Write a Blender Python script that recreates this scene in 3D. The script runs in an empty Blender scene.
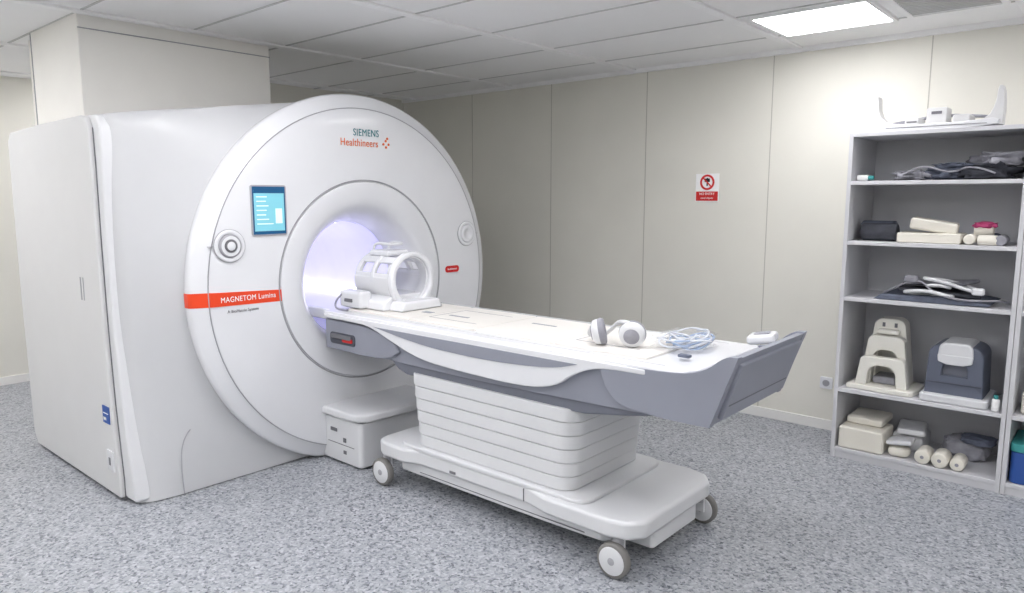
import bpy, bmesh, math, random
from mathutils import Vector, Matrix, noise
random.seed(4)
S=bpy.context.scene
COL=S.collection

def lin(c):
    o=[]
    for v in c:
        v/=255.0
        o.append(v/12.92 if v<=0.04045 else ((v+0.055)/1.055)**2.4)
    return (*o,1)

def mat(name,rgb,rough=0.5,metal=0.0,spec=0.5,var=0.03,scale=6,bump=0.0,bscale=200,emit=None,estr=0,coat=0,alpha=1):
    m=bpy.data.materials.new(name); m.use_nodes=True
    nt=m.node_tree; b=nt.nodes['Principled BSDF']
    c=lin(rgb)
    tc=nt.nodes.new('ShaderNodeTexCoord')
    n=nt.nodes.new('ShaderNodeTexNoise'); n.inputs['Scale'].default_value=scale; n.inputs['Detail'].default_value=3
    nt.links.new(tc.outputs['Object'],n.inputs['Vector'])
    r=nt.nodes.new('ShaderNodeValToRGB')
    r.color_ramp.elements[0].position=0.3; r.color_ramp.elements[1].position=0.7
    r.color_ramp.elements[0].color=tuple(max(0,x*(1-var)) for x in c[:3])+(1,)
    r.color_ramp.elements[1].color=tuple(min(1,x*(1+var)) for x in c[:3])+(1,)
    nt.links.new(n.outputs['Fac'],r.inputs['Fac']); nt.links.new(r.outputs['Color'],b.inputs['Base Color'])
    b.inputs['Roughness'].default_value=rough; b.inputs['Metallic'].default_value=metal
    b.inputs['Specular IOR Level'].default_value=spec
    b.inputs['Coat Weight'].default_value=coat
    b.inputs['Alpha'].default_value=alpha
    if bump>0:
        n2=nt.nodes.new('ShaderNodeTexNoise'); n2.inputs['Scale'].default_value=bscale
        nt.links.new(tc.outputs['Object'],n2.inputs['Vector'])
        bp=nt.nodes.new('ShaderNodeBump'); bp.inputs['Strength'].default_value=bump; bp.inputs['Distance'].default_value=0.01
        nt.links.new(n2.outputs['Fac'],bp.inputs['Height']); nt.links.new(bp.outputs['Normal'],b.inputs['Normal'])
    if emit:
        b.inputs['Emission Color'].default_value=lin(emit); b.inputs['Emission Strength'].default_value=estr
    return m

WHITE=mat('gloss_white',(229,230,234),0.25,coat=0.2,var=0.01)
WHITE2=mat('satin_white',(220,221,224),0.42,var=0.01)
BODY=mat('cover_white',(203,204,207),0.36,var=0.01)
SIDEW=mat('side_cover_white',(214,214,215),0.42,var=0.01)
MATT=mat('mattress_offwhite',(231,228,223),0.6,var=0.02)
CREAM=mat('cream_foam',(231,227,216),0.8,bump=0.1)
COILW=mat('coil_offwhite',(230,228,220),0.5)
GRAY=mat('blue_gray_plastic',(143,146,158),0.4)
DGRAY=mat('mid_gray_plastic',(114,117,129),0.45)
RECESS=mat('recess_gray',(72,75,86),0.5)
SEAM=mat('seam_dark',(110,110,116),0.6)
SEAML=mat('seam_light',(164,164,170),0.6)
BLACK=mat('black_plastic',(38,38,42),0.5)
TIRE=mat('tire_gray',(122,120,118),0.6)
CHAR=mat('charcoal_fabric',(66,68,76),0.85,var=0.2,scale=25,bump=0.3,bscale=90)
SLATE=mat('slate_fabric',(96,102,118),0.85,var=0.2,scale=20,bump=0.3,bscale=90)
LFAB=mat('light_gray_fabric',(152,152,160),0.85,var=0.15,scale=20,bump=0.3,bscale=90)
PINK=mat('pink_fabric',(200,80,130),0.8)
ORANGE=mat('orange_red',(236,70,28),0.4)
RED=mat('red_sign',(205,30,30),0.5)
TEAL=mat('teal_text',(0,120,130),0.5)
ORTXT=mat('orange_text',(232,110,40),0.5)
TXTW=mat('white_text',(250,250,250),0.5)
TXTG=mat('gray_text',(110,110,115),0.5)
BLUE=mat('blue_plastic',(45,85,160),0.45)
TEALP=mat('teal_plastic',(60,150,150),0.5)
SHELF=mat('shelf_laminate',(210,210,214),0.5,var=0.01)
SHELFB=mat('shelf_back',(196,197,202),0.6,var=0.01)
KNEE=mat('knee_coil_gray',(98,104,120),0.45)
WALL=mat('wall_panel_beige',(229,227,218),0.6,var=0.02,scale=2.5,bump=0.05,bscale=60)
WSEAM=mat('wall_seam',(190,187,178),0.7)
CEIL=mat('ceiling_tile',(245,245,245),0.85,var=0.015,scale=1.5,bump=0.2,bscale=120)
CBAR=mat('ceiling_bar',(248,248,248),0.6)
CLINE=mat('ceiling_thin_bar',(200,200,200),0.6)
COLM=mat('column_paint',(240,238,233),0.6,var=0.01)
BASEB=mat('baseboard_white',(236,235,232),0.5)
LIGHT=mat('light_panel',(255,255,255),0.5,emit=(254,253,255),estr=15.0)
STRIP=mat('bore_light_strip',(255,255,255),0.5,emit=(240,238,255),estr=2.2)
BORE=mat('bore_liner_glow',(228,227,244),0.35,emit=(204,202,252),estr=0.24)  # lavender light inside the bore is put into the liner as emission
SCREEN=mat('screen_glow',(120,190,205),0.2,emit=(130,190,205),estr=0.4)
SCREENL=mat('screen_light',(220,240,240),0.2,emit=(215,235,238),estr=0.3)
SCREEND=mat('screen_blue',(30,80,120),0.2,emit=(30,80,120),estr=0.3)
CLEAR=mat('clear_tubing',(232,236,244),0.15,alpha=0.82)
CLEAR2=mat('blue_tint_tubing',(176,196,226),0.15,alpha=0.9)
BAG=mat('clear_bag',(242,244,250),0.12,alpha=0.10)

def floor_mat():
    m=bpy.data.materials.new('speckled_vinyl'); m.use_nodes=True
    nt=m.node_tree; b=nt.nodes['Principled BSDF']
    tc=nt.nodes.new('ShaderNodeTexCoord')
    nz=nt.nodes.new('ShaderNodeTexNoise'); nz.inputs['Scale'].default_value=60
    nt.links.new(tc.outputs['Object'],nz.inputs['Vector'])
    mx=nt.nodes.new('ShaderNodeMix'); mx.data_type='VECTOR'; mx.inputs[0].default_value=0.012
    nt.links.new(tc.outputs['Object'],mx.inputs[4]); nt.links.new(nz.outputs['Color'],mx.inputs[5])
    def vor(scale):
        v=nt.nodes.new('ShaderNodeTexVoronoi'); v.inputs['Scale'].default_value=scale
        nt.links.new(mx.outputs[1],v.inputs['Vector'])
        s=nt.nodes.new('ShaderNodeSeparateColor'); nt.links.new(v.outputs['Color'],s.inputs[0])
        return s
    s1=vor(88); s2=vor(130)
    r=nt.nodes.new('ShaderNodeValToRGB'); r.color_ramp.interpolation='CONSTANT'
    e=r.color_ramp.elements
    e[0].position=0; e[0].color=lin((74,79,89)); e[1].position=0.13; e[1].color=lin((126,130,139))
    for p,c in((0.27,(164,167,173)),(0.82,(196,198,203))):
        x=e.new(p); x.color=lin(c)
    nt.links.new(s1.outputs[0],r.inputs['Fac'])
    r2=nt.nodes.new('ShaderNodeValToRGB'); r2.color_ramp.interpolation='CONSTANT'
    e=r2.color_ramp.elements
    e[0].position=0; e[0].color=lin((68,73,83)); e[1].position=0.12; e[1].color=lin((164,167,173))
    x=e.new(0.87); x.color=lin((194,196,201))
    nt.links.new(s2.outputs[1],r2.inputs['Fac'])
    m2=nt.nodes.new('ShaderNodeMix'); m2.data_type='RGBA'; m2.inputs[0].default_value=0.4
    nt.links.new(r.outputs[0],m2.inputs[6]); nt.links.new(r2.outputs[0],m2.inputs[7])
    nt.links.new(m2.outputs[2],b.inputs['Base Color'])
    b.inputs['Roughness'].default_value=0.42
    return m
FLOOR=floor_mat()

# ---------------------------------------------------------------- helpers
def empty(name,loc):
    e=bpy.data.objects.new(name,None); e.empty_display_size=0.1; e.location=loc; COL.objects.link(e); return e
def fin(name,me,m,parent=None,smooth=False,bevel=0,seg=2):
    o=bpy.data.objects.new(name,me); COL.objects.link(o)
    if m: me.materials.append(m)
    if smooth or bevel>0:
        for p in me.polygons: p.use_smooth=True
    if bevel>0:
        b=o.modifiers.new('b','BEVEL'); b.width=bevel; b.segments=seg; b.limit_method='ANGLE'; b.angle_limit=math.radians(35); b.harden_normals=True
    if parent:
        o.parent=parent; o.matrix_parent_inverse=Matrix.Translation(parent.location).inverted()
    return o
def mk(name,vs,fs,m,parent=None,smooth=False,bevel=0,seg=2):
    me=bpy.data.meshes.new(name); me.from_pydata([tuple(v) for v in vs],[],fs)
    bm=bmesh.new(); bm.from_mesh(me); bmesh.ops.recalc_face_normals(bm,faces=bm.faces); bm.to_mesh(me); bm.free()
    return fin(name,me,m,parent,smooth,bevel,seg)
def P(axis,a,p,q):
    return (a,p,q) if axis=='x' else (p,a,q) if axis=='y' else (p,q,a)
def prism(name,pts,axis,a0,a1,m,parent=None,bevel=0.0,seg=2):
    n=len(pts)
    vs=[P(axis,a0,*p) for p in pts]+[P(axis,a1,*p) for p in pts]
    fs=[list(range(n)),list(range(n,2*n))]+[[i,(i+1)%n,n+(i+1)%n,n+i] for i in range(n)]
    return mk(name,vs,fs,m,parent,bevel=bevel,seg=seg)
def ringprism(name,outer,inner,axis,a0,a1,m,parent=None,bevel=0.0,closed=True):
    n=len(outer)
    vs=[P(axis,a0,*p) for p in outer]+[P(axis,a0,*p) for p in inner]+[P(axis,a1,*p) for p in outer]+[P(axis,a1,*p) for p in inner]
    fs=[]
    for i in range(n if closed else n-1):
        j=(i+1)%n
        fs+=[[i,j,n+j,n+i],[2*n+i,2*n+j,3*n+j,3*n+i],[i,j,2*n+j,2*n+i],[n+i,n+j,3*n+j,3*n+i]]
    if not closed:
        for i in(0,n-1): fs.append([i,n+i,3*n+i,2*n+i])
    return mk(name,vs,fs,m,parent,bevel=bevel)
def circ(cx,cy,r,n=32,a0=0,a1=2*math.pi,ry=None,full=True):
    ry=ry or r; d=n if full else n-1
    return [(cx+r*math.cos(a0+(a1-a0)*i/d),cy+ry*math.sin(a0+(a1-a0)*i/d)) for i in range(n)]
def rrect(x0,x1,y0,y1,r,n=6):
    o=[]
    for cx,cy,a in((x1-r,y1-r,0),(x0+r,y1-r,90),(x0+r,y0+r,180),(x1-r,y0+r,270)):
        for i in range(n+1):
            t=math.radians(a+90*i/n); o.append((cx+r*math.cos(t),cy+r*math.sin(t)))
    return o
def box(name,mn,mx,m,parent=None,bevel=0.0,rot=None,seg=2):
    c=Vector([(a+b)/2 for a,b in zip(mn,mx)]); h=Vector([(b-a)/2 for a,b in zip(mn,mx)])
    vs=[]
    for z in(-1,1):
        for x,y in((-1,-1),(1,-1),(1,1),(-1,1)):
            v=Vector((x*h.x,y*h.y,z*h.z))
            if rot: v=rot@v
            vs.append(c+v)
    fs=[[0,1,2,3],[4,5,6,7],[0,1,5,4],[1,2,6,5],[2,3,7,6],[3,0,4,7]]
    return mk(name,vs,fs,m,parent,bevel=bevel,seg=seg)
def boxes(name,lst,m,parent=None,bevel=0.0):
    vs=[];fs=[]
    for mn,mx in lst:
        b=len(vs)
        for z in(mn[2],mx[2]):
            vs+=[(mn[0],mn[1],z),(mx[0],mn[1],z),(mx[0],mx[1],z),(mn[0],mx[1],z)]
        fs+=[[b+i for i in f] for f in([0,1,2,3],[4,5,6,7],[0,1,5,4],[1,2,6,5],[2,3,7,6],[3,0,4,7])]
    return mk(name,vs,fs,m,parent,bevel=bevel)
def revolve(name,prof,c,m,parent=None,axis='x',n=96,clampz=None,capends=False,M=None,sharp=None,zs=0):
    vs=[];fs=[]
    for r,a in prof:
        k_=min(1,max(0,(r-0.85)/0.15)); k_=1+zs*k_*k_*(3-2*k_)
        for i in range(n):
            t=2*math.pi*i/n; p,q=r*math.cos(t),r*math.sin(t)*k_
            v=Vector((a,p,q)) if axis=='x' else Vector((p,a,q)) if axis=='y' else Vector((p,q,a))
            if M: v=M@v
            v=v+Vector(c)
            if clampz is not None and v.z<clampz: v.z=clampz
            vs.append(v)
    for k in range(len(prof)-1):
        for i in range(n):
            j=(i+1)%n; fs.append([k*n+i,k*n+j,(k+1)*n+j,(k+1)*n+i])
    if capends:
        fs.append(list(range(n))); fs.append([(len(prof)-1)*n+i for i in range(n)])
    o=mk(name,vs,fs,m,parent,smooth=True)
    if sharp: o.data.set_sharp_from_angle(angle=math.radians(sharp))
    return o
def cyl(name,c,r,h,axis,m,parent=None,bev=0.004,n=32,M=None):
    return revolve(name,[(r-bev,-h/2),(r-bev*0.3,-h/2+bev*0.3),(r,-h/2+bev),(r,h/2-bev),(r-bev*0.3,h/2-bev*0.3),(r-bev,h/2)],c,m,parent,axis,n,capends=True,M=M,sharp=50)
def tube(name,pts,r,m,parent=None,cyclic=False,res=3):
    cu=bpy.data.curves.new(name,'CURVE'); cu.dimensions='3D'; cu.bevel_depth=r; cu.bevel_resolution=res; cu.use_fill_caps=True
    sp=cu.splines.new('NURBS'); sp.points.add(len(pts)-1)
    for i,p in enumerate(pts): sp.points[i].co=(*p,1)
    sp.order_u=3; sp.use_endpoint_u=not cyclic; sp.use_cyclic_u=cyclic; sp.resolution_u=6
    t=bpy.data.objects.new('tmp',cu); COL.objects.link(t); bpy.context.view_layer.update()
    me=bpy.data.meshes.new_from_object(t.evaluated_get(bpy.context.evaluated_depsgraph_get()))
    bpy.data.objects.remove(t); me.name=name; me.materials.clear()
    return fin(name,me,m,parent,smooth=True)
def text(name,s,c,size,plane,m,parent=None,sx=1.0,off=0.0,ang=0,sp=1.0):
    cu=bpy.data.curves.new(name,'FONT'); cu.body=s; cu.size=size; cu.align_x='CENTER'; cu.align_y='CENTER'; cu.extrude=0.0006; cu.offset=off; cu.space_character=sp
    t=bpy.data.objects.new('tmp',cu); COL.objects.link(t); bpy.context.view_layer.update()
    me=bpy.data.meshes.new_from_object(t.evaluated_get(bpy.context.evaluated_depsgraph_get()))
    bpy.data.objects.remove(t); me.materials.clear()
    X,Y,Z=((0,1,0),(0,0,1),(1,0,0)) if plane=='x' else ((1,0,0),(0,0,1),(0,-1,0))
    R=Matrix((X,Y,Z)).transposed()
    for v in me.vertices:
        co=Vector((v.co.x*sx,v.co.y,v.co.z)); 
        if ang: co=Matrix.Rotation(ang,3,'Z')@co
        v.co=Vector(c)+R@co
    return fin(name,me,m,parent)
def blob(name,c,size,m,parent=None,seed=0,amp=0.25,freq=2.0,flat=True,pw=0.6,rot=0,lim=((-1.28,-0.482),(4.45,4.90))):
    bm=bmesh.new(); bmesh.ops.create_icosphere(bm,subdivisions=4,radius=1)
    off=Vector((seed*7.3,seed*3.1,seed*1.7)); R=Matrix.Rotation(rot,3,'Z')
    for v in bm.verts:
        d=v.co.copy()
        k=1+amp*noise.noise(d*freq+off)+amp*0.4*noise.noise(d*freq*3+off)
        q=Vector([math.copysign(abs(a)**pw,a) for a in d])*k
        q=Vector((q.x*size[0],q.y*size[1],q.z*size[2]))
        q=R@q
        z=c[2]+q.z+size[2]
        if flat and z<c[2]: z=c[2]
        v.co=Vector((min(max(c[0]+q.x,lim[0][0]),lim[0][1]),min(max(c[1]+q.y,lim[1][0]),lim[1][1]),z))
    me=bpy.data.meshes.new(name); bm.to_mesh(me); bm.free()
    return fin(name,me,m,parent,smooth=True)
def sm(pts,k=2):
    for _ in range(k):
        o=[pts[0]]
        for a,b2 in zip(pts,pts[1:]):
            o+= [(a[0]*.75+b2[0]*.25,a[1]*.75+b2[1]*.25),(a[0]*.25+b2[0]*.75,a[1]*.25+b2[1]*.75)]
        o.append(pts[-1]); pts=o
    return pts

# ---------------------------------------------------------------- room
XL,XR,YF,YB,H=-7.05,2.2,-1.8,4.95,2.52
box('floor',(XL,YF,-0.1),(XR,YB,0),FLOOR)
box('wall_back',(XL,YB,0),(XR,YB+0.12,H),WALL)
box('wall_left',(XL-0.12,YF,0),(XL,YB+0.12,H),WALL)
box('wall_right',(XR,YF,0),(XR+0.12,YB+0.12,H),WALL)
box('wall_front',(XL-0.12,YF-0.12,0),(XR+0.12,YF,H),WALL)
box('wall_alcove',(XL,3.1,0),(-5.75,YB,H),WALL)
box('ceiling',(XL-0.12,YF-0.12,H),(XR+0.12,YB+0.12,H+0.1),CEIL)
box('baseboard_back',(-5.75,YB-0.015,0),(XR,YB,0.07),BASEB,bevel=0.004)
box('baseboard_left',(XL,YF,0),(XL+0.015,3.1,0.07),BASEB,bevel=0.004)
box('baseboard_right',(XR-0.015,YF,0),(XR,YB-0.015,0.07),BASEB)
box('baseboard_front',(XL+0.015,YF,0),(XR-0.015,YF+0.015,0.07),BASEB)
boxes('trim_1',[((x-0.003,YB-0.002,0.07),(x+0.003,YB,H)) for x in(-4.79,-3.86,-2.94,-1.97,-1.03,-0.1,0.83,1.76)],WSEAM)
xs=[-6.80,-5.55,-4.30,-3.05,-1.80,-0.55,0.70,1.95]
boxes('trim_2',[((x-0.028,YF,H-0.014),(x+0.028,YB,H)) for x in xs],CBAR,bevel=0.003)
ys=[YB-0.45-0.6*i for i in range(11)]
boxes('trim_3',[((XL,y-0.007,H-0.004),(XR,y+0.007,H)) for y in ys if y>YF],CLINE)
box('trim_4',(-5.75,YB-0.03,H-0.03),(XR,YB,H),CBAR)

def light(x,y):
    e=empty('ceiling_light_panel',(x,y,H))
    box('diffuser',(x-0.29,y-0.265,H-0.012),(x+0.29,y+0.265,H-0.006),LIGHT,e)
    ringprism('frame',rrect(x-0.31,x+0.31,y-0.285,y+0.285,0.01,2),rrect(x-0.288,x+0.288,y-0.263,y+0.263,0.008,2),'z',H-0.016,H-0.001,CBAR,e)
for x,y in((-1.42,4.22),(-1.42,2.4),(-1.42,0.6),(-1.42,-1.0),(0.4,4.0),(0.4,2.4),(0.4,0.6),(0.4,-1.0),(-3.0,0.6),(-3.0,-1.0),(-4.6,-1.0),(-4.9,0.4),(-6.3,0.4),(-2.7,1.75),(-6.25,2.5)):  # the final pair of panels is unseen, added to brighten walls and ceiling
    light(x,y)
v=empty('air_vent_grille',(-0.8,4.25,H))
ringprism('frame',rrect(-1.06,-0.60,4.0,4.5,0.01,2),rrect(-1.03,-0.63,4.03,4.47,0.008,2),'z',H-0.012,H-0.001,CBAR,v)
boxes('louvers',[((-1.03,4.045+0.035*i,H-0.010),(-0.63,4.06+0.035*i,H-0.003)) for i in range(12)],CLINE,v)

# column
c=empty('ceiling_duct_column',(-4.85,2.06,2.2))
box('column_body',(-5.1,1.50,1.9),(-4.35,2.62,H),COLM,c,bevel=0.006)
box('rear_part',(-5.36,1.56,1.9),(-5.1,2.56,H),COLM,c,bevel=0.006)
boxes('seams',[((-5.105,1.497,1.95),(-5.097,1.503,H)),((-4.353,1.500,2.44),(-4.345,2.62,2.445))],SEAML,c)

# ---------------------------------------------------------------- scanner
YC,ZC=2.74,1.05
mri=empty('mri_scanner',(-4.4,YC,0))
N=160
def outline(t):
    pts=[]
    for i in range(N):
        a=2*math.pi*i/N; cc,ss=math.cos(a),math.sin(a)
        W=1.345; Hh=1.05 if ss>0 else 1.6
        n=16
        rr=1/((abs(cc)/W)**n+(abs(ss)/Hh)**n)**(1/n)
        if cc>-0.15 and ss>-0.2:
            k=min(1,(cc+0.15)/0.3); k=k*k*(3-2*k)
            rr=rr*(1-k)+1.03*k
        elif cc>-0.15:
            rr=1.03/max(0.35,abs(cc)) if abs(cc)>0.6 else rr
            rr=min(rr,1.6)
        zsc=1+0.02*t
        r=rr*(1-t)+1.06*t
        y=YC+r*cc; z=ZC+r*ss*zsc
        if cc<0: z=min(z,1.950+0.14*max(0,y-1.40))
        pts.append((y,max(0.005,z)))
    return pts
secs=[(-5.12,0.02),(-5.10,0.0),(-3.95,0.0),(-3.87,0.01),(-3.83,0.04),(-3.80,0.10),(-3.775,0.20),(-3.75,0.36),(-3.73,0.55),(-3.705,0.78),(-3.675,1.0)]
vs=[];fs=[]
for x,t in secs:
    for j,(y,z) in enumerate(outline(t)):
        f=max(0,(0.75-z)/0.75)**1.5*0.10*(1 if x>-3.9 else 0)*(1-t)
        vs.append((x+f,y,z))
for k in range(len(secs)-1):
    for i in range(N):
        j=(i+1)%N; fs.append([k*N+i,k*N+j,(k+1)*N+j,(k+1)*N+i])
b=len(vs)
for i in range(N):
    a=2*math.pi*i/N; vs.append((-5.12,YC+0.352*math.cos(a),ZC+0.352*math.sin(a)))
for i in range(N):
    j=(i+1)%N; fs.append([i,j,b+j,b+i])
o=mk('magnet_cover',vs,fs,BODY,mri,smooth=True)
o.data.set_sharp_from_angle(angle=math.radians(55))
prof=[(1.02,-3.72),(1.055,-3.70),(1.076,-3.682),(1.084,-3.665),(1.086,-3.645),(1.085,-3.625),(1.081,-3.615),(1.074,-3.608),(1.066,-3.604),(1.006,-3.577),(1.000,-3.573),(0.990,-3.571),(0.90,-3.568),(0.605,-3.566),(0.600,-3.576),(0.594,-3.576),(0.590,-3.563),(0.57,-3.560),(0.50,-3.566),(0.47,-3.572),(0.445,-3.588),(0.42,-3.612),(0.395,-3.65),(0.372,-3.70),(0.357,-3.76),(0.352,-3.82)]
revolve('front_disc',prof,(0,YC+0.01,ZC),WHITE,mri,n=160,clampz=0.006,sharp=28,zs=0.02)
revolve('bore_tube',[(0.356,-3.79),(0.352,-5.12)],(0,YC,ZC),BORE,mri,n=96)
revolve('seam_ring',[(0.606,-3.565),(0.606,-3.5640),(0.600,-3.5640),(0.600,-3.565)],(0,YC+0.01,ZC),SEAML,mri,n=128)
revolve('rim_seam_ring',[(1.005,-3.575),(1.005,-3.5715),(1.000,-3.5710),(1.000,-3.575)],(0,YC+0.01,ZC),SEAML,mri,n=128,clampz=0.02,zs=0.02)
FX=-3.566
boxes('panel_seams',[((FX-0.008,1.755,1.298),(FX+0.0005,1.80,1.302)),((FX-0.008,3.68,1.298),(FX+0.0005,3.73,1.302))],SEAML,mri)
boxes('bore_lights',[((-5.0,YC+0.285,0.90),(-3.85,YC+0.318,0.93)),((-5.0,YC-0.318,0.90),(-3.85,YC-0.285,0.93)),((-5.0,YC-0.03,1.388),(-3.9,YC+0.03,1.395))],STRIP,mri)
prism('screen_bezel',rrect(2.000,2.210,1.345,1.615,0.012),'x',FX-0.004,FX+0.006,SEAML,mri,bevel=0.002)
box('screen',(FX+0.0055,2.008,1.353),(FX+0.007,2.202,1.607),SCREEND,mri)
box('screen_panel',(FX+0.0065,2.016,1.37),(FX+0.0078,2.194,1.588),SCREEN,mri)
boxes('screen_content',[((FX+0.0075,2.03,1.550-0.024*i),(FX+0.0083,2.03+random.uniform(0.05,0.10),1.556-0.024*i)) for i in range(7)]+[((FX+0.0075,2.14,1.41),(FX+0.0083,2.18,1.49))],SCREENL,mri)
boxes('screen_header',[((FX+0.0075,2.016,1.572),(FX+0.0083,2.194,1.588))],SCREEND,mri)
def knob(y,faint):
    m=WHITE if faint else WHITE2
    revolve('dial_ring',[(0.084,0),(0.084,0.006),(0.080,0.010),(0.066,0.010),(0.062,0.006),(0.060,0.0)],(FX-0.001,y,1.30),WHITE,mri,n=64)
    revolve('dial_groove',[(0.087,0.0),(0.087,0.003),(0.083,0.003),(0.083,0.0)],(FX-0.001,y,1.30),SEAML,mri,n=64)
    revolve('dial',[(0.060,0.0),(0.060,0.012),(0.054,0.016),(0.034,0.016),(0.032,0.012),(0.0,0.012)],(FX,y,1.30),m if faint else SEAML,mri,n=64)
    if not faint:
        revolve('dial_face',[(0.052,0.0165),(0.036,0.0175)],(FX,y,1.30),WHITE,mri,n=48)
        revolve('dial_button',[(0.032,0.012),(0.032,0.019),(0.028,0.021),(0.0,0.021)],(FX,y,1.30),TXTG,mri,n=48)
        revolve('dial_center',[(0.024,0.02),(0.020,0.024),(0.0,0.024)],(FX,y,1.30),WHITE,mri,n=48)
knob(1.872,False); knob(3.618,True)
prism('orange_stripe',[(1.755,0.990),(2.160,0.982),(2.160,1.046),(1.755,1.064)],'x',FX-0.006,FX+0.001,ORANGE,mri)
vs=[];fs=[]
rp=[(0.990,FX-0.001),(1.005,-3.5755),(1.0665,-3.6035),(1.0750,-3.6075),(1.0822,-3.6145),(1.0865,-3.625),(1.0875,-3.645),(1.0855,-3.666)]
for r,x in rp:
    for z in(0.990,1.065):
        dy=math.sqrt(r*r-(z-ZC)**2); vs.append((x+0.0015,YC+0.01-dy-0.0012,z))
for i in range(len(rp)-1): fs.append([2*i,2*i+1,2*i+3,2*i+2])
mk('orange_stripe_edge',vs,fs,ORANGE,mri)
text('label_text','MAGNETOM Lumina',(FX+0.0025,1.965,1.020),0.040,'x',TXTW,mri,sx=0.84,sp=1.08)
text('label_small','A BioMatrix System',(FX+0.0015,1.93,0.957),0.022,'x',TXTG,mri)
text('logo_top','SIEMENS',(FX+0.0015,2.77,1.930),0.058,'x',TEAL,mri,sx=0.82,sp=1.1)
text('logo_bottom','Healthineers',(FX+0.0015,2.72,1.870),0.062,'x',ORTXT,mri,sx=0.82,sp=1.06)
for i,(dy,dz) in enumerate(((0,0),(0.018,0.02),(0.02,-0.018),(0.04,0.0),(0.03,0.035))):
    cyl('logo_dot_%d'%i,(FX+0.001,2.90+dy,1.872+dz),0.008,0.002,'x',ORTXT,mri,bev=0.0005,n=12)
prism('red_badge',rrect(3.41,3.54,1.04,1.085,0.020),'x',FX-0.002,FX+0.0015,RED,mri)
text('badge_text','healthineers',(FX+0.0025,3.475,1.0625),0.018,'x',TXTW,mri)
# side cover panel
pan=[(-5.17,0.10),(-5.19,1.0),(-5.17,1.88),(-5.12,1.93),(-4.6,1.945),(-4.0,1.95),(-3.93,1.94),(-3.895,1.89),(-3.89,1.7),(-3.895,1.3),(-3.89,0.9),(-3.87,0.5),(-3.83,0.12),(-3.83,0.02),(-5.12,0.02)]
prism('side_cover',pan,'y',1.352,1.44,SIDEW,mri,bevel=0.012,seg=3)
prism('side_cover_gap',[(x+(0.005 if x>-4.5 else 0.01),z-(0.01 if z>1.8 else 0)) for x,z in pan],'y',1.374,1.44,SEAM,mri)
pan2=sm([(-4.6,1.945),(-3.92,1.952),(-3.845,1.945),(-3.805,1.86),(-3.825,1.55),(-3.83,1.15),(-3.82,0.8),(-3.78,0.42),(-3.71,0.02)],2)
prism('side_frame',[(-5.14,0.02),(-5.16,1.92)]+pan2,'y',1.378,1.46,WHITE2,mri,bevel=0.014,seg=3)
boxes('side_slots',[((-4.15,1.349,1.02),(-4.14,1.353,1.14)),((-4.11,1.349,1.02),(-4.106,1.353,1.14))],SEAML,mri)
box('blue_label',(-3.975,1.348,0.40),(-3.89,1.353,0.49),BLUE,mri)
boxes('blue_label_print',[((-3.965,1.3475,0.415),(-3.93,1.349,0.43)),((-3.965,1.3475,0.45),(-3.90,1.349,0.455))],TXTW,mri)
box('white_plate',(-3.955,1.346,0.15),(-3.87,1.353,0.26),WHITE,mri,bevel=0.002)
box('plate_port',(-3.93,1.344,0.18),(-3.91,1.347,0.22),SEAM,mri)
tube('foot_seam',[(-3.655,1.60,0.02),(-3.68,1.60,0.18),(-3.70,1.63,0.30),(-3.72,1.72,0.37),(-3.715,1.84,0.44)],0.003,SEAML,mri)
# docking cabinet
prism('dock_box',rrect(-3.66,-3.24,2.42,3.03,0.03),'z',0.012,0.275,WHITE2,mri,bevel=0.010)
prism('dock_lid',[(-3.66,2.395)]+[(-3.32,2.395),(-3.25,2.41),(-3.21,2.46),(-3.19,2.74),(-3.21,3.0),(-3.25,3.04),(-3.32,3.055)]+[(-3.66,3.055)],'z',0.283,0.332,WHITE2,mri,bevel=0.016,seg=3)
prism('dock_gap',rrect(-3.66,-3.25,2.43,3.02,0.03),'z',0.27,0.29,SEAM,mri)
boxes('dock_details',[((-3.52,2.416,0.19),(-3.46,2.4205,0.21)),((-3.40,2.416,0.14),(-3.375,2.4205,0.165)),((-3.40,2.416,0.07),(-3.375,2.4205,0.09)),((-3.55,2.418,0.12),(-3.30,2.4203,0.123))],SEAM,mri)

# ---------------------------------------------------------------- patient table
tb=empty('patient_table',(-2.3,YC,0))
y0,y1=2.40,3.08
def mir(p): return [(x,2*YC-y) for x,y in reversed(p)]
near=[(-3.06,2.46),(-3.04,2.40),(-2.98,2.37),(-2.82,2.37),(-2.72,2.405),(-2.0,2.405),(-1.88,2.37),(-1.55,2.365),(-1.46,2.39),(-1.41,2.46)]
prism('base_slab',near+mir(near),'z',0.170,0.25,WHITE2,tb,bevel=0.018,seg=3)
near2=[(-2.90,2.43),(-2.72,2.43),(-1.95,2.43),(-1.62,2.44),(-1.58,2.48)]
prism('base_lower',near2+mir(near2),'z',0.10,0.175,WHITE2,tb,bevel=0.012)
prism('base_step',rrect(-2.90,-1.68,2.40,3.08,0.08),'z',0.245,0.268,WHITE2,tb,bevel=0.008)
prism('base_end_box',rrect(-1.60,-1.44,2.56,2.96,0.02),'z',0.08,0.18,WHITE2,tb,bevel=0.006)
boxes('base_marks',[((-2.5,2.401,0.19),(-2.46,2.406,0.202)),((-2.02,2.400,0.180),(-2.018,2.407,0.24)),((-2.75,2.428,0.12),(-1.70,2.432,0.123))],SEAM,tb)
nb=6; z=0.268
for i in range(nb):
    h=(0.650-0.268)/nb
    e=0.006*i
    prism('pedestal_band_%d'%(i+1),rrect(-2.80-e,-1.785+e,2.43-e*0.4,3.05+e*0.4,0.09,8),'z',z+0.0015,z+h-0.001,WHITE2,tb,bevel=0.005,seg=3)
    z+=h
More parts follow.
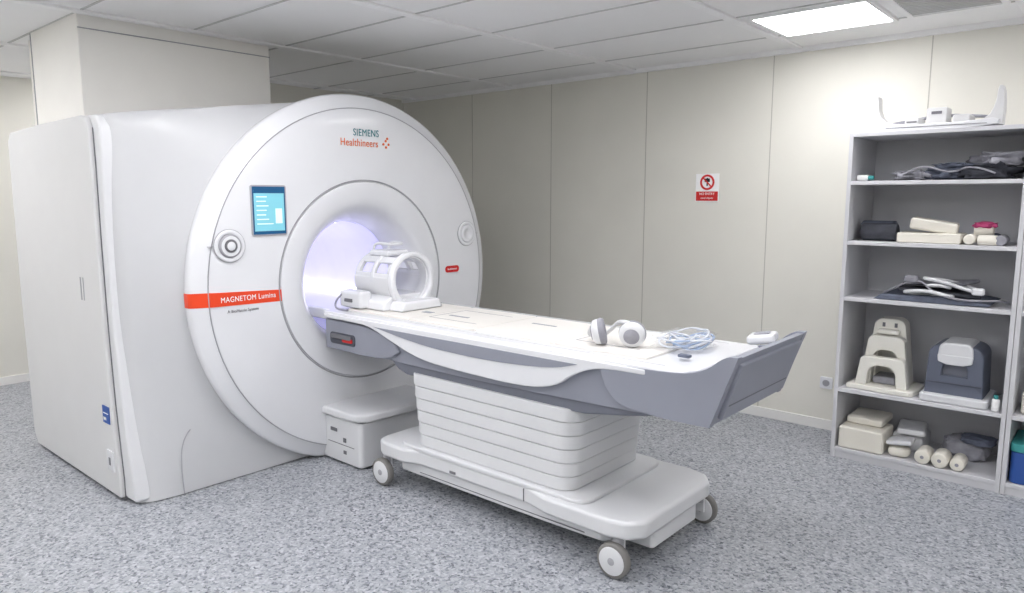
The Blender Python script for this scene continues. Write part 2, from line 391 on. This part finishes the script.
prism('pedestal_core',rrect(-2.785,-1.80,2.442,3.038,0.085,8),'z',0.25,0.66,SEAML,tb)
prism('lower_body',[(-2.98,0.69),(-2.92,0.645),(-2.85,0.625),(-1.72,0.64),(-1.5,0.675),(-1.3,0.715),(-1.3,0.76),(-2.98,0.76)],'y',2.438,3.042,DGRAY,tb,bevel=0.012)
low=sm([(-3.50,0.70),(-3.0,0.69),(-2.4,0.685),(-1.6,0.70),(-1.25,0.712),(-1.13,0.72)])
top=sm([(-1.035,0.985),(-1.07,0.985),(-1.12,0.93),(-1.22,0.885),(-1.40,0.875)],2)
prism('upper_body',low+top+[(-3.50,0.875)],'y',2.425,3.055,GRAY,tb,bevel=0.010)
prism('deck',rrect(-3.54,-1.22,y0,y1,0.03),'z',0.872,0.905,WHITE,tb,bevel=0.010)
prism('deck_bore_part',rrect(-4.85,-3.50,YC-0.26,YC+0.26,0.03),'z',0.83,0.895,WHITE,tb,bevel=0.010)
for k,(xa,xb) in enumerate(((-3.42,-2.90),(-2.893,-2.42),(-2.413,-1.93),(-1.923,-1.45))):
    prism('mattress_%d'%(k+1),rrect(xa,xb,2.49,2.99,0.015),'z',0.903,0.916,MATT,tb,bevel=0.004)
boxes('deck_seams',[((-2.85,2.60,0.9155),(-2.50,2.604,0.9168)),((-2.85,2.88,0.9155),(-2.50,2.884,0.9168)),((-2.85,2.60,0.9155),(-2.846,2.884,0.9168)),((-1.88,2.60,0.9155),(-1.55,2.604,0.9168)),((-1.88,2.60,0.9155),(-1.876,2.88,0.9168)),((-3.4,2.455,0.9045),(-1.35,2.458,0.9058)),((-3.0,3.025,0.9045),(-1.35,3.028,0.9058))],SEAML,tb)
boxes('deck_marks',[((-3.0,2.68,0.9155),(-2.93,2.72,0.917)),((-2.80,2.70,0.9155),(-2.66,2.72,0.917)),((-2.30,2.80,0.9155),(-2.15,2.815,0.917))],GRAY,tb)
sk=sm([(-3.52,0.865),(-3.25,0.865),(-3.10,0.86),(-2.92,0.80),(-2.70,0.735),(-2.40,0.72),(-2.02,0.715),(-1.84,0.745),(-1.74,0.82),(-1.62,0.865),(-1.40,0.868)],2)
for nm,ya,yb in(('skirt_near',2.392,2.428),('skirt_far',3.052,3.088)):
    prism(nm,sk+[(-1.40,0.893),(-3.52,0.893)],'y',ya,yb,WHITE,tb,bevel=0.008)
cres=sm([(-3.06,0.864),(-2.85,0.835),(-2.6,0.810),(-2.2,0.804),(-1.85,0.826),(-1.72,0.864)],2)
prism('skirt_inset_near',cres,'y',2.3885,2.394,GRAY,tb,bevel=0.001)
prism('skirt_inset_far',cres,'y',3.086,3.0915,GRAY,tb,bevel=0.001)
prism('bracket',sm([(-3.52,0.69),(-3.1,0.685),(-2.95,0.70),(-2.85,0.76),(-3.05,0.85),(-3.52,0.86)],1),'y',2.405,2.43,GRAY,tb,bevel=0.008)
prism('release_recess',rrect(-3.47,-3.24,0.725,0.79,0.02),'y',2.400,2.407,RECESS,tb,bevel=0.002)
prism('release_handle',rrect(-3.35,-3.26,0.742,0.765,0.010),'y',2.394,2.404,RED,tb,bevel=0.002)
prism('release_handle_grip',rrect(-3.45,-3.27,0.758,0.782,0.008),'y',2.390,2.404,SEAM,tb,bevel=0.002)
R=Matrix.Rotation(math.radians(18.5),3,'Y')
box('tail_face',(-1.088,2.44,0.735),(-1.068,3.04,0.965),GRAY,tb,bevel=0.006,rot=R)
box('tail_recess',(-1.082,2.52,0.835),(-1.0655,2.98,0.90),RECESS,tb,bevel=0.004,rot=R)
box('tail_grip',(-1.072,2.50,0.895),(-1.050,3.0,0.912),GRAY,tb,bevel=0.006,rot=R)
box('tail_line',(-1.098,2.46,0.792),(-1.0855,3.02,0.798),SEAM,tb,rot=R)
for ya in(2.395,3.05):
    prism('tail_side',sm([(-1.62,0.875),(-1.55,0.73),(-1.35,0.712),(-1.13,0.715)],2)+sm([(-1.03,0.992),(-1.08,0.99),(-1.16,0.92),(-1.28,0.895),(-1.62,0.89)],2),'y',ya,ya+0.035,GRAY,tb,bevel=0.010)
def caster(x,y,i,out):
    yy=y
    cyl('caster_tire_%d'%i,(x,yy,0.076),0.075,0.036,'y',TIRE,tb,bev=0.008,n=40)
    cyl('caster_hub_%d'%i,(x,yy,0.076),0.061,0.044,'y',WHITE2,tb,bev=0.006,n=40)
    cyl('caster_axle_%d'%i,(x,yy,0.076),0.016,0.05,'y',SEAML,tb,bev=0.003,n=24)
    box('caster_fork_%d'%i,(x-0.03,yy+out*0.03 if out>0 else yy-0.045,0.07),(x+0.03,yy+0.045 if out>0 else yy-0.03,0.178),WHITE2,tb,bevel=0.006)
    cyl('caster_stem_%d'%i,(x,yy+out*0.035,0.15),0.028,0.06,'z',SEAML,tb)
caster(-3.0,2.385,1,1); caster(-1.52,2.385,2,1); caster(-3.0,3.095,3,-1); caster(-1.48,3.095,4,-1)

# ---------------------------------------------------------------- head coil on table
hc=empty('head_coil',(-3.25,YC,0.916))
# big open loop facing the foot end
ringprism('front_loop',circ(YC,1.080,0.163,48),circ(YC,1.086,0.128,48),'x',-3.17,-3.125,WHITE,hc,bevel=0.013)
ringprism('loop_lip',circ(YC,1.086,0.132,48),circ(YC,1.086,0.120,48),'x',-3.215,-3.15,WHITE2,hc,bevel=0.004)
# posterior shell: half cylinder trough
lo=circ(YC,1.08,0.155,28,math.pi-0.15,2*math.pi+0.15,full=False); li=circ(YC,1.08,0.130,28,math.pi-0.15,2*math.pi+0.15,full=False)
ringprism('trough',lo,li,'x',-3.48,-3.17,WHITE2,hc,bevel=0.008,closed=False)
prism('cradle',[(2.54,0.917),(2.94,0.917),(2.93,0.965),(2.86,1.0),(2.62,1.0),(2.55,0.965)],'x',-3.52,-3.16,WHITE,hc,bevel=0.012)
prism('loop_foot',[(2.58,0.917),(2.90,0.917),(2.87,0.972),(2.61,0.972)],'x',-3.18,-3.05,WHITE,hc,bevel=0.014)
# anterior shell: two wide slats joined by open frame
ringprism('rear_hoop',circ(YC,1.08,0.150,28,-0.1,math.pi+0.1,full=False),circ(YC,1.08,0.122,28,-0.1,math.pi+0.1,full=False),'x',-3.48,-3.44,WHITE,hc,bevel=0.007,closed=False)
ringprism('eye_hoop',circ(YC,1.08,0.156,28,-0.1,math.pi+0.1,full=False),circ(YC,1.08,0.132,28,-0.1,math.pi+0.1,full=False),'x',-3.33,-3.295,WHITE,hc,bevel=0.007,closed=False)
for k,ad in enumerate((8,52,128,172)):
    a=math.radians(ad)
    cy,cz=YC+0.142*math.cos(a),1.08+0.142*math.sin(a)
    box('slat_%d'%k,(-3.47,cy-0.010,cz-0.024),(-3.15,cy+0.010,cz+0.024),WHITE,hc,bevel=0.008,rot=Matrix.Rotation(a,3,'X'))
prism('top_housing',rrect(2.66,2.82,1.212,1.245,0.014),'x',-3.43,-3.25,WHITE,hc,bevel=0.014,seg=3)
tube('top_loop',[(-3.42,2.69,1.235),(-3.42,2.69,1.275),(-3.36,2.69,1.285),(-3.28,2.69,1.28),(-3.26,2.74,1.28),(-3.28,2.80,1.28),(-3.36,2.80,1.285),(-3.42,2.80,1.275),(-3.42,2.80,1.235)],0.009,WHITE2,hc)
box('side_block',(-3.50,2.49,0.92),(-3.30,2.58,1.02),WHITE,hc,bevel=0.02)
box('side_block_plug',(-3.44,2.482,0.955),(-3.37,2.495,0.975),TXTG,hc,bevel=0.004)
tube('coil_cable',[(-3.47,2.50,1.0),(-3.49,2.47,0.97),(-3.50,2.46,0.93),(-3.46,2.45,0.912),(-3.38,2.46,0.912)],0.006,LFAB,hc)

# headphones
hp=empty('headphones',(-1.70,2.66,0.916))
for k,(x,y) in enumerate(((-1.60,2.62),(-1.74,2.58))):
    Mx=Matrix.Rotation(math.radians(25 if k==0 else -60),3,'Z')@Matrix.Rotation(math.radians(12),3,'X')
    revolve('ear_cup_%d'%k,[(0.0,-0.032),(0.038,-0.031),(0.052,-0.022),(0.056,-0.008),(0.056,0.0)],(x,y,0.974),WHITE2,hp,axis='y',n=40,M=Mx)
    revolve('ear_cup_disc_%d'%k,[(0.034,-0.0315),(0.030,-0.036),(0.0,-0.037)],(x,y,0.974),LFAB,hp,axis='y',n=40,M=Mx)
    revolve('ear_pad_%d'%k,[(0.056,0.0),(0.059,0.010),(0.053,0.024),(0.038,0.026),(0.030,0.014),(0,0.012)],(x,y,0.974),LFAB,hp,axis='y',n=40,M=Mx)
tube('headband',[(-1.60,2.60,1.02),(-1.66,2.62,1.03),(-1.74,2.68,0.97),(-1.80,2.70,0.935),(-1.84,2.64,0.935),(-1.80,2.60,0.98),(-1.75,2.58,1.0)],0.010,WHITE2,hp)
# coiled clear tubing
cb=empty('tubing_bundle',(-1.42,2.78,0.92))
for k in range(6):
    pts=[];cx=-1.43+random.uniform(-.03,.03);cy=2.79+random.uniform(-.04,.04);rx=random.uniform(.05,.09);ry=random.uniform(.07,.13)
    for i in range(20):
        a=i*0.6+k; pts.append((cx+rx*math.cos(a)+random.uniform(-.01,.01),cy+ry*math.sin(a)+random.uniform(-.01,.01),0.922+0.035*(0.5+0.5*math.sin(a*1.3+k))+0.006*(k%4)))
    tube('tube_%d'%k,pts,0.0042,CLEAR if k not in(1,4) else CLEAR2,cb,res=2)
blob('plastic_bag',(-1.44,2.79,0.917),(0.10,0.12,0.032),BAG,cb,41,0.5,3,lim=((-1.56,-1.28),(2.62,2.96)))
box('connector',(-1.36,2.57,0.918),(-1.31,2.60,0.930),SLATE,cb,bevel=0.004)
# sensor box
sb=empty('wireless_sensor_box',(-1.13,2.85,0.97))
Rs=Matrix.Rotation(math.radians(-8),3,'Y')@Matrix.Rotation(0.25,3,'Z')
box('shell',(-1.185,2.79,0.965),(-1.075,2.92,1.003),WHITE,sb,bevel=0.014,rot=Rs,seg=3)
box('pad',(-1.16,2.82,1.001),(-1.10,2.88,1.008),LFAB,sb,bevel=0.003,rot=Rs)

# ---------------------------------------------------------------- wall items
sg=empty('warning_sign',(-2.42,YB,1.62))
box('plate',(-2.51,YB-0.004,1.52),(-2.33,YB-0.0005,1.72),TXTW,sg)
box('red_band',(-2.505,YB-0.0052,1.525),(-2.335,YB-0.0038,1.592),RED,sg)
ringprism('prohibition_ring',circ(-2.42,1.658,0.056,36),circ(-2.42,1.658,0.041,36),'y',YB-0.006,YB-0.004,RED,sg)
box('prohibition_bar',(-2.468,YB-0.0062,1.653),(-2.372,YB-0.0045,1.663),RED,sg,rot=Matrix.Rotation(math.radians(45),3,'Y'))
boxes('pictogram',[((-2.425,YB-0.0055,1.632),(-2.415,YB-0.004,1.69)),((-2.44,YB-0.0055,1.66),(-2.40,YB-0.004,1.685))],BLACK,sg)
text('sign_text','NO ENTRY',(-2.42,YB-0.0058,1.575),0.024,'y',TXTW,sg)
text('sign_text_2','metal objects',(-2.42,YB-0.0058,1.545),0.018,'y',TXTW,sg)
ol=empty('power_outlet',(-1.51,YB,0.32))
prism('plate',rrect(-1.55,-1.47,0.28,0.36,0.01),'y',YB-0.012,YB-0.001,WHITE,ol,bevel=0.003)
cyl('socket',(-1.51,YB-0.014,0.32),0.022,0.006,'y',SEAML,ol,bev=0.001)

# ---------------------------------------------------------------- shelves
SZ=[0.063,0.427,0.973,1.300,1.642,1.90]
def shelf(x0,x1):
    e=empty('storage_shelf',((x0+x1)/2,4.68,0))
    f,bk=4.44,4.925
    boxes('side_panels',[((x0,f,0.0),(x0+0.022,bk,1.911)),((x1-0.022,f,0.0),(x1,bk,1.911))],SHELF,e,bevel=0.002)
    boxes('boards',[((x0+0.022,f+0.004,z-0.022),(x1-0.022,bk-0.01,z)) for z in SZ[:-1]]+[((x0+0.022,f,1.889),(x1-0.022,bk,1.911))],SHELF,e,bevel=0.002)
    boxes('kickplate',[((x0+0.022,f+0.012,0.0),(x1-0.022,f+0.03,0.04))],SHELF,e)
    boxes('back_panel',[((x0+0.022,bk-0.01,0.0),(x1-0.022,bk,1.889))],SHELFB,e)
    return e
shelf(-1.31,-0.452); shelf(-0.450,0.408)
ZB=[z+0.001 for z in SZ]; ZT=1.912
tr=empty('coil_cradle_tray',(-0.9,4.6,ZT))
prism('tray_base',sm([(-1.20,ZT),(-0.62,ZT),(-0.60,ZT+0.05),(-0.75,ZT+0.035),(-1.05,ZT+0.035),(-1.21,ZT+0.06)],1),'y',4.50,4.72,WHITE2,tr,bevel=0.006)
for nm,ya in(('fin_left',0),('fin_right',1)):
    if ya==0: pp=sm([(-1.215,ZT+0.01),(-1.225,ZT+0.10),(-1.205,ZT+0.20),(-1.19,ZT+0.20),(-1.185,ZT+0.10),(-1.13,ZT+0.04),(-1.05,ZT+0.02)],1)
    else: pp=sm([(-0.75,ZT+0.02),(-0.66,ZT+0.05),(-0.63,ZT+0.12),(-0.625,ZT+0.21),(-0.60,ZT+0.21),(-0.59,ZT+0.10),(-0.595,ZT+0.01)],1)
    prism(nm,pp,'y',4.52,4.60,SIDEW,tr,bevel=0.006)
boxes('tray_ribs',[((-1.05,4.52,ZT+0.03),(-0.98,4.68,ZT+0.075)),((-0.95,4.54,ZT+0.03),(-0.85,4.66,ZT+0.12)),((-0.82,4.52,ZT+0.03),(-0.74,4.68,ZT+0.075))],SIDEW,tr,bevel=0.008)
boxes('tray_slots',[((-0.925,4.537,ZT+0.085),(-0.875,4.541,ZT+0.10)),((-1.04,4.517,ZT+0.045),(-0.99,4.521,ZT+0.052)),((-1.14,4.497,ZT+0.018),(-0.66,4.501,ZT+0.021))],SEAM,tr)
prism('tray_rail',sm([(-1.15,ZT+0.05),(-0.9,ZT+0.085),(-0.65,ZT+0.06),(-0.65,ZT+0.075),(-0.9,ZT+0.10),(-1.15,ZT+0.065)],1),'y',4.68,4.72,LFAB,tr,bevel=0.004)
# row 1
z=ZB[4]
g=empty('folded_cloth_pile',(-0.8,4.62,z))
blob('cloth_a',(-1.00,4.60,z),(0.09,0.11,0.026),LFAB,g,1,0.5,2.5)
blob('cloth_b',(-0.84,4.62,z),(0.10,0.12,0.036),SLATE,g,2,0.5,2.5)
blob('cloth_c',(-0.66,4.62,z),(0.13,0.13,0.042),CHAR,g,3,0.5,2.5)
blob('cloth_d',(-0.60,4.60,z+0.065),(0.10,0.12,0.036),LFAB,g,4,0.6,2.5,flat=False,rot=0.3)
blob('cloth_e',(-0.78,4.60,z+0.050),(0.09,0.11,0.020),SLATE,g,6,0.6,2.5,flat=False,rot=-0.3)
tube('strap',[(-1.07,4.50,z+0.01),(-1.0,4.48,z+0.05),(-0.92,4.47,z+0.08),(-0.80,4.48,z+0.03),(-0.70,4.47,z+0.08),(-0.6,4.48,z+0.03)],0.005,LFAB,g)
sm1=empty('small_bottle',(-1.25,4.56,z))
cyl('bottle_body',(-1.25,4.53,z+0.018),0.017,0.06,'x',TXTW,sm1,n=24); cyl('bottle_cap',(-1.205,4.53,z+0.018),0.012,0.03,'x',TEALP,sm1,n=24)
# row 2
z=ZB[3]
r=empty('black_foam_roll',(-1.16,4.6,z))
cyl('roll_body',(-1.15,4.57,z+0.051),0.050,0.19,'x',CHAR,r,bev=0.01)
prism('roll_flap',sm([(4.57,z+0.09),(4.63,z+0.115),(4.70,z+0.11),(4.74,z+0.05),(4.75,z),(4.74,z),(4.72,z+0.05),(4.69,z+0.095),(4.63,z+0.10)],1),'x',-1.26,-1.09,SLATE,r,bevel=0.003)
fb=empty('foam_block',(-0.89,4.58,z))
box('block_bottom',(-1.04,4.48,z),(-0.73,4.68,z+0.055),CREAM,fb,bevel=0.008)
box('block_top',(-0.99,4.50,z+0.062),(-0.76,4.66,z+0.125),CREAM,fb,bevel=0.014,rot=Matrix.Rotation(math.radians(9),3,'Y')@Matrix.Rotation(0.12,3,'Z'))
rs=empty('bandage_roll_pile',(-0.62,4.58,z))
for k,(x,y,dz,m) in enumerate(((-0.69,4.52,0.028,CREAM),(-0.61,4.50,0.026,CREAM),(-0.55,4.53,0.028,LFAB),(-0.64,4.58,0.07,CREAM),(-0.60,4.66,0.03,SLATE))):
    cyl('roll_%d'%k,(x,y,z+dz),0.027,0.11 if k%2==0 else 0.09,'x' if k%2 else 'y',m,rs,bev=0.006,n=24)
blob('pink_wrap',(-0.64,4.60,z+0.085),(0.05,0.05,0.016),PINK,rs,11,0.4,2,flat=False)
# row 3
z=ZB[2]
bc=empty('body_array_coil',(-0.85,4.64,z))
prism('mat_bottom',sm([(-1.14,z),(-0.58,z),(-0.56,z+0.02),(-0.80,z+0.035),(-1.10,z+0.03)],1),'y',4.47,4.84,SLATE,bc,bevel=0.006)
box('mat_top',(-1.04,4.52,z+0.042),(-0.64,4.80,z+0.064),CHAR,bc,bevel=0.010,rot=Matrix.Rotation(math.radians(4),3,'Y')@Matrix.Rotation(0.15,3,'Z'))
box('mat_upper',(-1.0,4.56,z+0.085),(-0.68,4.80,z+0.105),LFAB,bc,bevel=0.010,rot=Matrix.Rotation(math.radians(-5),3,'Y')@Matrix.Rotation(-0.2,3,'Z'))
tube('coil_loop_1',[(-0.99,4.48,z+0.055),(-0.86,4.46,z+0.07),(-0.76,4.47,z+0.045),(-0.74,4.53,z+0.04),(-0.86,4.55,z+0.045),(-0.97,4.53,z+0.04)],0.010,WHITE2,bc,cyclic=True)
tube('coil_loop_2',[(-0.92,4.50,z+0.135),(-0.80,4.48,z+0.125),(-0.70,4.49,z+0.09),(-0.62,4.48,z+0.075),(-0.64,4.58,z+0.08),(-0.80,4.62,z+0.12)],0.010,WHITE2,bc,cyclic=True)
tube('coil_loop_3',[(-0.90,4.50,z+0.09),(-0.82,4.47,z+0.105),(-0.75,4.50,z+0.085),(-0.80,4.56,z+0.09)],0.008,WHITE2,bc,cyclic=True)
tube('coil_lead',[(-1.10,4.55,z+0.03),(-1.05,4.50,z+0.06),(-0.97,4.49,z+0.11),(-0.90,4.50,z+0.12),(-0.84,4.47,z+0.06),(-0.72,4.46,z+0.03),(-0.60,4.47,z+0.035),(-0.52,4.50,z+0.04),(-0.50,4.58,z+0.02)],0.006,LFAB,bc)
box('coil_plug',(-0.99,4.48,z+0.105),(-0.92,4.53,z+0.145),LFAB,bc,bevel=0.012)
box('coil_clip',(-0.66,4.465,z+0.06),(-0.60,4.50,z+0.10),WHITE2,bc,bevel=0.012)
# row 4
z=ZB[1]
h2=empty('upright_head_coil',(-1.07,4.62,z))
prism('coil_base',sm([(-1.26,4.49),(-0.93,4.46),(-0.89,4.50),(-0.89,4.80),(-1.24,4.80)],1),'z',z,z+0.030,COILW,h2,bevel=0.008)
def arch(x0,x1,zb,zt,r,top):
    o=[(x0,zb)]; 
    xa,xb=x0+top,x1-top
    o+=[(xa+r-r*math.cos(math.radians(t)),zt-r+r*math.sin(math.radians(t))) for t in range(0,91,10)]
    o+=[(xb-r+r*math.sin(math.radians(t)),zt-r+r*math.cos(math.radians(t))) for t in range(0,91,10)]
    o+=[(x1,zb)]; return o
ringprism('coil_shell_front',arch(-1.215,-0.935,z+0.028,z+0.20,0.03,0.02),arch(-1.155,-0.995,z+0.028,z+0.15,0.06,0.005),'y',4.50,4.56,COILW,h2,bevel=0.008,closed=False)
ringprism('coil_shell_mid',arch(-1.205,-0.945,z+0.028,z+0.32,0.04,0.03),arch(-1.15,-1.00,z+0.028,z+0.235,0.055,0.010),'y',4.56,4.63,COILW,h2,bevel=0.008,closed=False)
ringprism('coil_shell_rear',arch(-1.20,-0.95,z+0.028,z+0.415,0.05,0.04),arch(-1.14,-1.01,z+0.028,z+0.25,0.04,0.01),'y',4.63,4.74,COILW,h2,bevel=0.008,closed=False)
prism('coil_back',arch(-1.19,-0.96,z+0.03,z+0.40,0.05,0.04),'y',4.735,4.77,COILW,h2,bevel=0.008)
box('coil_brow',(-1.135,4.58,z+0.325),(-1.015,4.66,z+0.355),COILW,h2,bevel=0.012)
boxes('coil_slots',[((-1.115,4.627,z+0.365),(-1.10,4.631,z+0.39)),((-1.05,4.627,z+0.365),(-1.035,4.631,z+0.39))],SEAM,h2)
boxes('coil_headrest',[((-1.14,4.57,z+0.03),(-1.01,4.73,z+0.075))],LFAB,h2,bevel=0.015)
kc=empty('knee_coil',(-0.71,4.6,z))
prism('knee_base',rrect(-0.87,-0.54,4.46,4.80,0.03),'z',z,z+0.045,WHITE2,kc,bevel=0.010)
ringprism('knee_body',arch(-0.85,-0.57,z+0.04,z+0.32,0.06,0.008),arch(-0.77,-0.65,z+0.14,z+0.22,0.045,0.0),'y',4.50,4.76,KNEE,kc,bevel=0.012,closed=False)
prism('knee_floor',[(-0.85,z+0.04),(-0.57,z+0.04),(-0.575,z+0.15),(-0.845,z+0.15)],'y',4.502,4.758,KNEE,kc,bevel=0.006)
prism('knee_back',arch(-0.78,-0.64,z+0.12,z+0.24,0.05,0.0),'y',4.53,4.56,DGRAY,kc)
prism('knee_cover',arch(-0.795,-0.625,z+0.26,z+0.335,0.035,0.004),'y',4.485,4.74,WHITE2,kc,bevel=0.012)
prism('knee_cover_front',sm([(-0.795,z+0.27),(-0.79,z+0.215),(-0.63,z+0.215),(-0.625,z+0.27)],1),'y',4.482,4.505,WHITE2,kc,bevel=0.006)
boxes('knee_lines',[((-0.84,4.496,z+0.105),(-0.58,4.501,z+0.110))],RECESS,kc)
sp=empty('small_spray_bottle',(-0.51,4.48,z))
cyl('bottle_body',(-0.507,4.475,z+0.035),0.018,0.065,'z',TXTW,sp,n=24); cyl('bottle_cap',(-0.507,4.475,z+0.078),0.011,0.02,'z',TEALP,sp,n=24)
# row 5
z=ZB[0]
fx=empty('foam_cushion_stack',(-1.1,4.62,z))
box('cushion_a',(-1.275,4.455,z),(-1.03,4.70,z+0.13),CREAM,fx,bevel=0.012)
box('cushion_b',(-1.26,4.55,z+0.132),(-1.06,4.80,z+0.175),CREAM,fx,bevel=0.012)
box('cushion_c',(-1.025,4.64,z),(-0.86,4.86,z+0.10),WHITE2,fx,bevel=0.02)
box('cushion_d',(-1.01,4.60,z+0.105),(-0.86,4.84,z+0.14),WHITE2,fx,bevel=0.014,rot=Matrix.Rotation(0.15,3,'Z'))
blob('pad_lower',(-0.955,4.53,z),(0.055,0.055,0.030),CREAM,fx,21,0.08,1.5)
box('pad_upper',(-1.02,4.475,z+0.072),(-0.885,4.59,z+0.10),WHITE2,fx,bevel=0.012,rot=Matrix.Rotation(math.radians(-8),3,'Y'))
rl=empty('foam_roll',(-0.76,4.5,z))
for k,(x,y,r_) in enumerate(((-0.825,4.52,0.040),(-0.738,4.51,0.042),(-0.655,4.52,0.036))):
    cyl('roll_%d'%k,(x,y,z+r_),r_,0.13,'y',CREAM,rl,bev=0.008,n=32)
    cyl('core_%d'%k,(x,y,z+r_),0.010,0.133,'y',LFAB,rl,bev=0.002,n=16)
cg=empty('folded_blanket',(-0.64,4.75,z))
blob('fold_a',(-0.66,4.76,z),(0.11,0.09,0.060),LFAB,cg,31,0.25,2)
blob('fold_b',(-0.60,4.72,z+0.10),(0.08,0.07,0.022),SLATE,cg,32,0.25,2,flat=False)
# second unit items
tub=empty('storage_tub',(-0.25,4.6,ZB[0]))
prism('tub_body',rrect(-0.42,-0.10,4.46,4.76,0.03),'z',ZB[0],ZB[0]+0.17,BLUE,tub,bevel=0.008)
prism('tub_lid',rrect(-0.425,-0.09,4.455,4.77,0.03),'z',ZB[0]+0.171,ZB[0]+0.215,TEALP,tub,bevel=0.006)
q=empty('cushion_pair',(-0.25,4.6,ZB[3]))
box('cushion_a',(-0.42,4.46,ZB[3]),(-0.1,4.78,ZB[3]+0.06),CREAM,q,bevel=0.02); box('cushion_b',(-0.40,4.48,ZB[3]+0.061),(-0.12,4.76,ZB[3]+0.10),LFAB,q,bevel=0.015)
q=empty('foam_block',(-0.25,4.6,ZB[1]))
box('block',(-0.40,4.50,ZB[1]),(-0.1,4.74,ZB[1]+0.12),CREAM,q,bevel=0.015)
box('block_cover',(-0.38,4.52,ZB[1]+0.121),(-0.12,4.72,ZB[1]+0.14),SLATE,q,bevel=0.005)

# ---------------------------------------------------------------- camera / world
cam=bpy.data.cameras.new('cam'); co=bpy.data.objects.new('camera',cam); COL.objects.link(co)
cam.lens=724/1024*36; cam.sensor_width=36; cam.clip_start=0.05
co.location=(0,0,1.55)
F=Vector((-0.656*math.cos(math.radians(7.8)),0.7548*math.cos(math.radians(7.8)),-math.sin(math.radians(7.8))))
co.rotation_euler=F.to_track_quat('-Z','Y').to_euler()
S.camera=co
w=bpy.data.worlds.new('world'); S.world=w; w.use_nodes=True
w.node_tree.nodes['Background'].inputs[0].default_value=(0.9,0.92,1,1); w.node_tree.nodes['Background'].inputs[1].default_value=0.3
S.view_settings.view_transform='Standard'; S.view_settings.look='None'
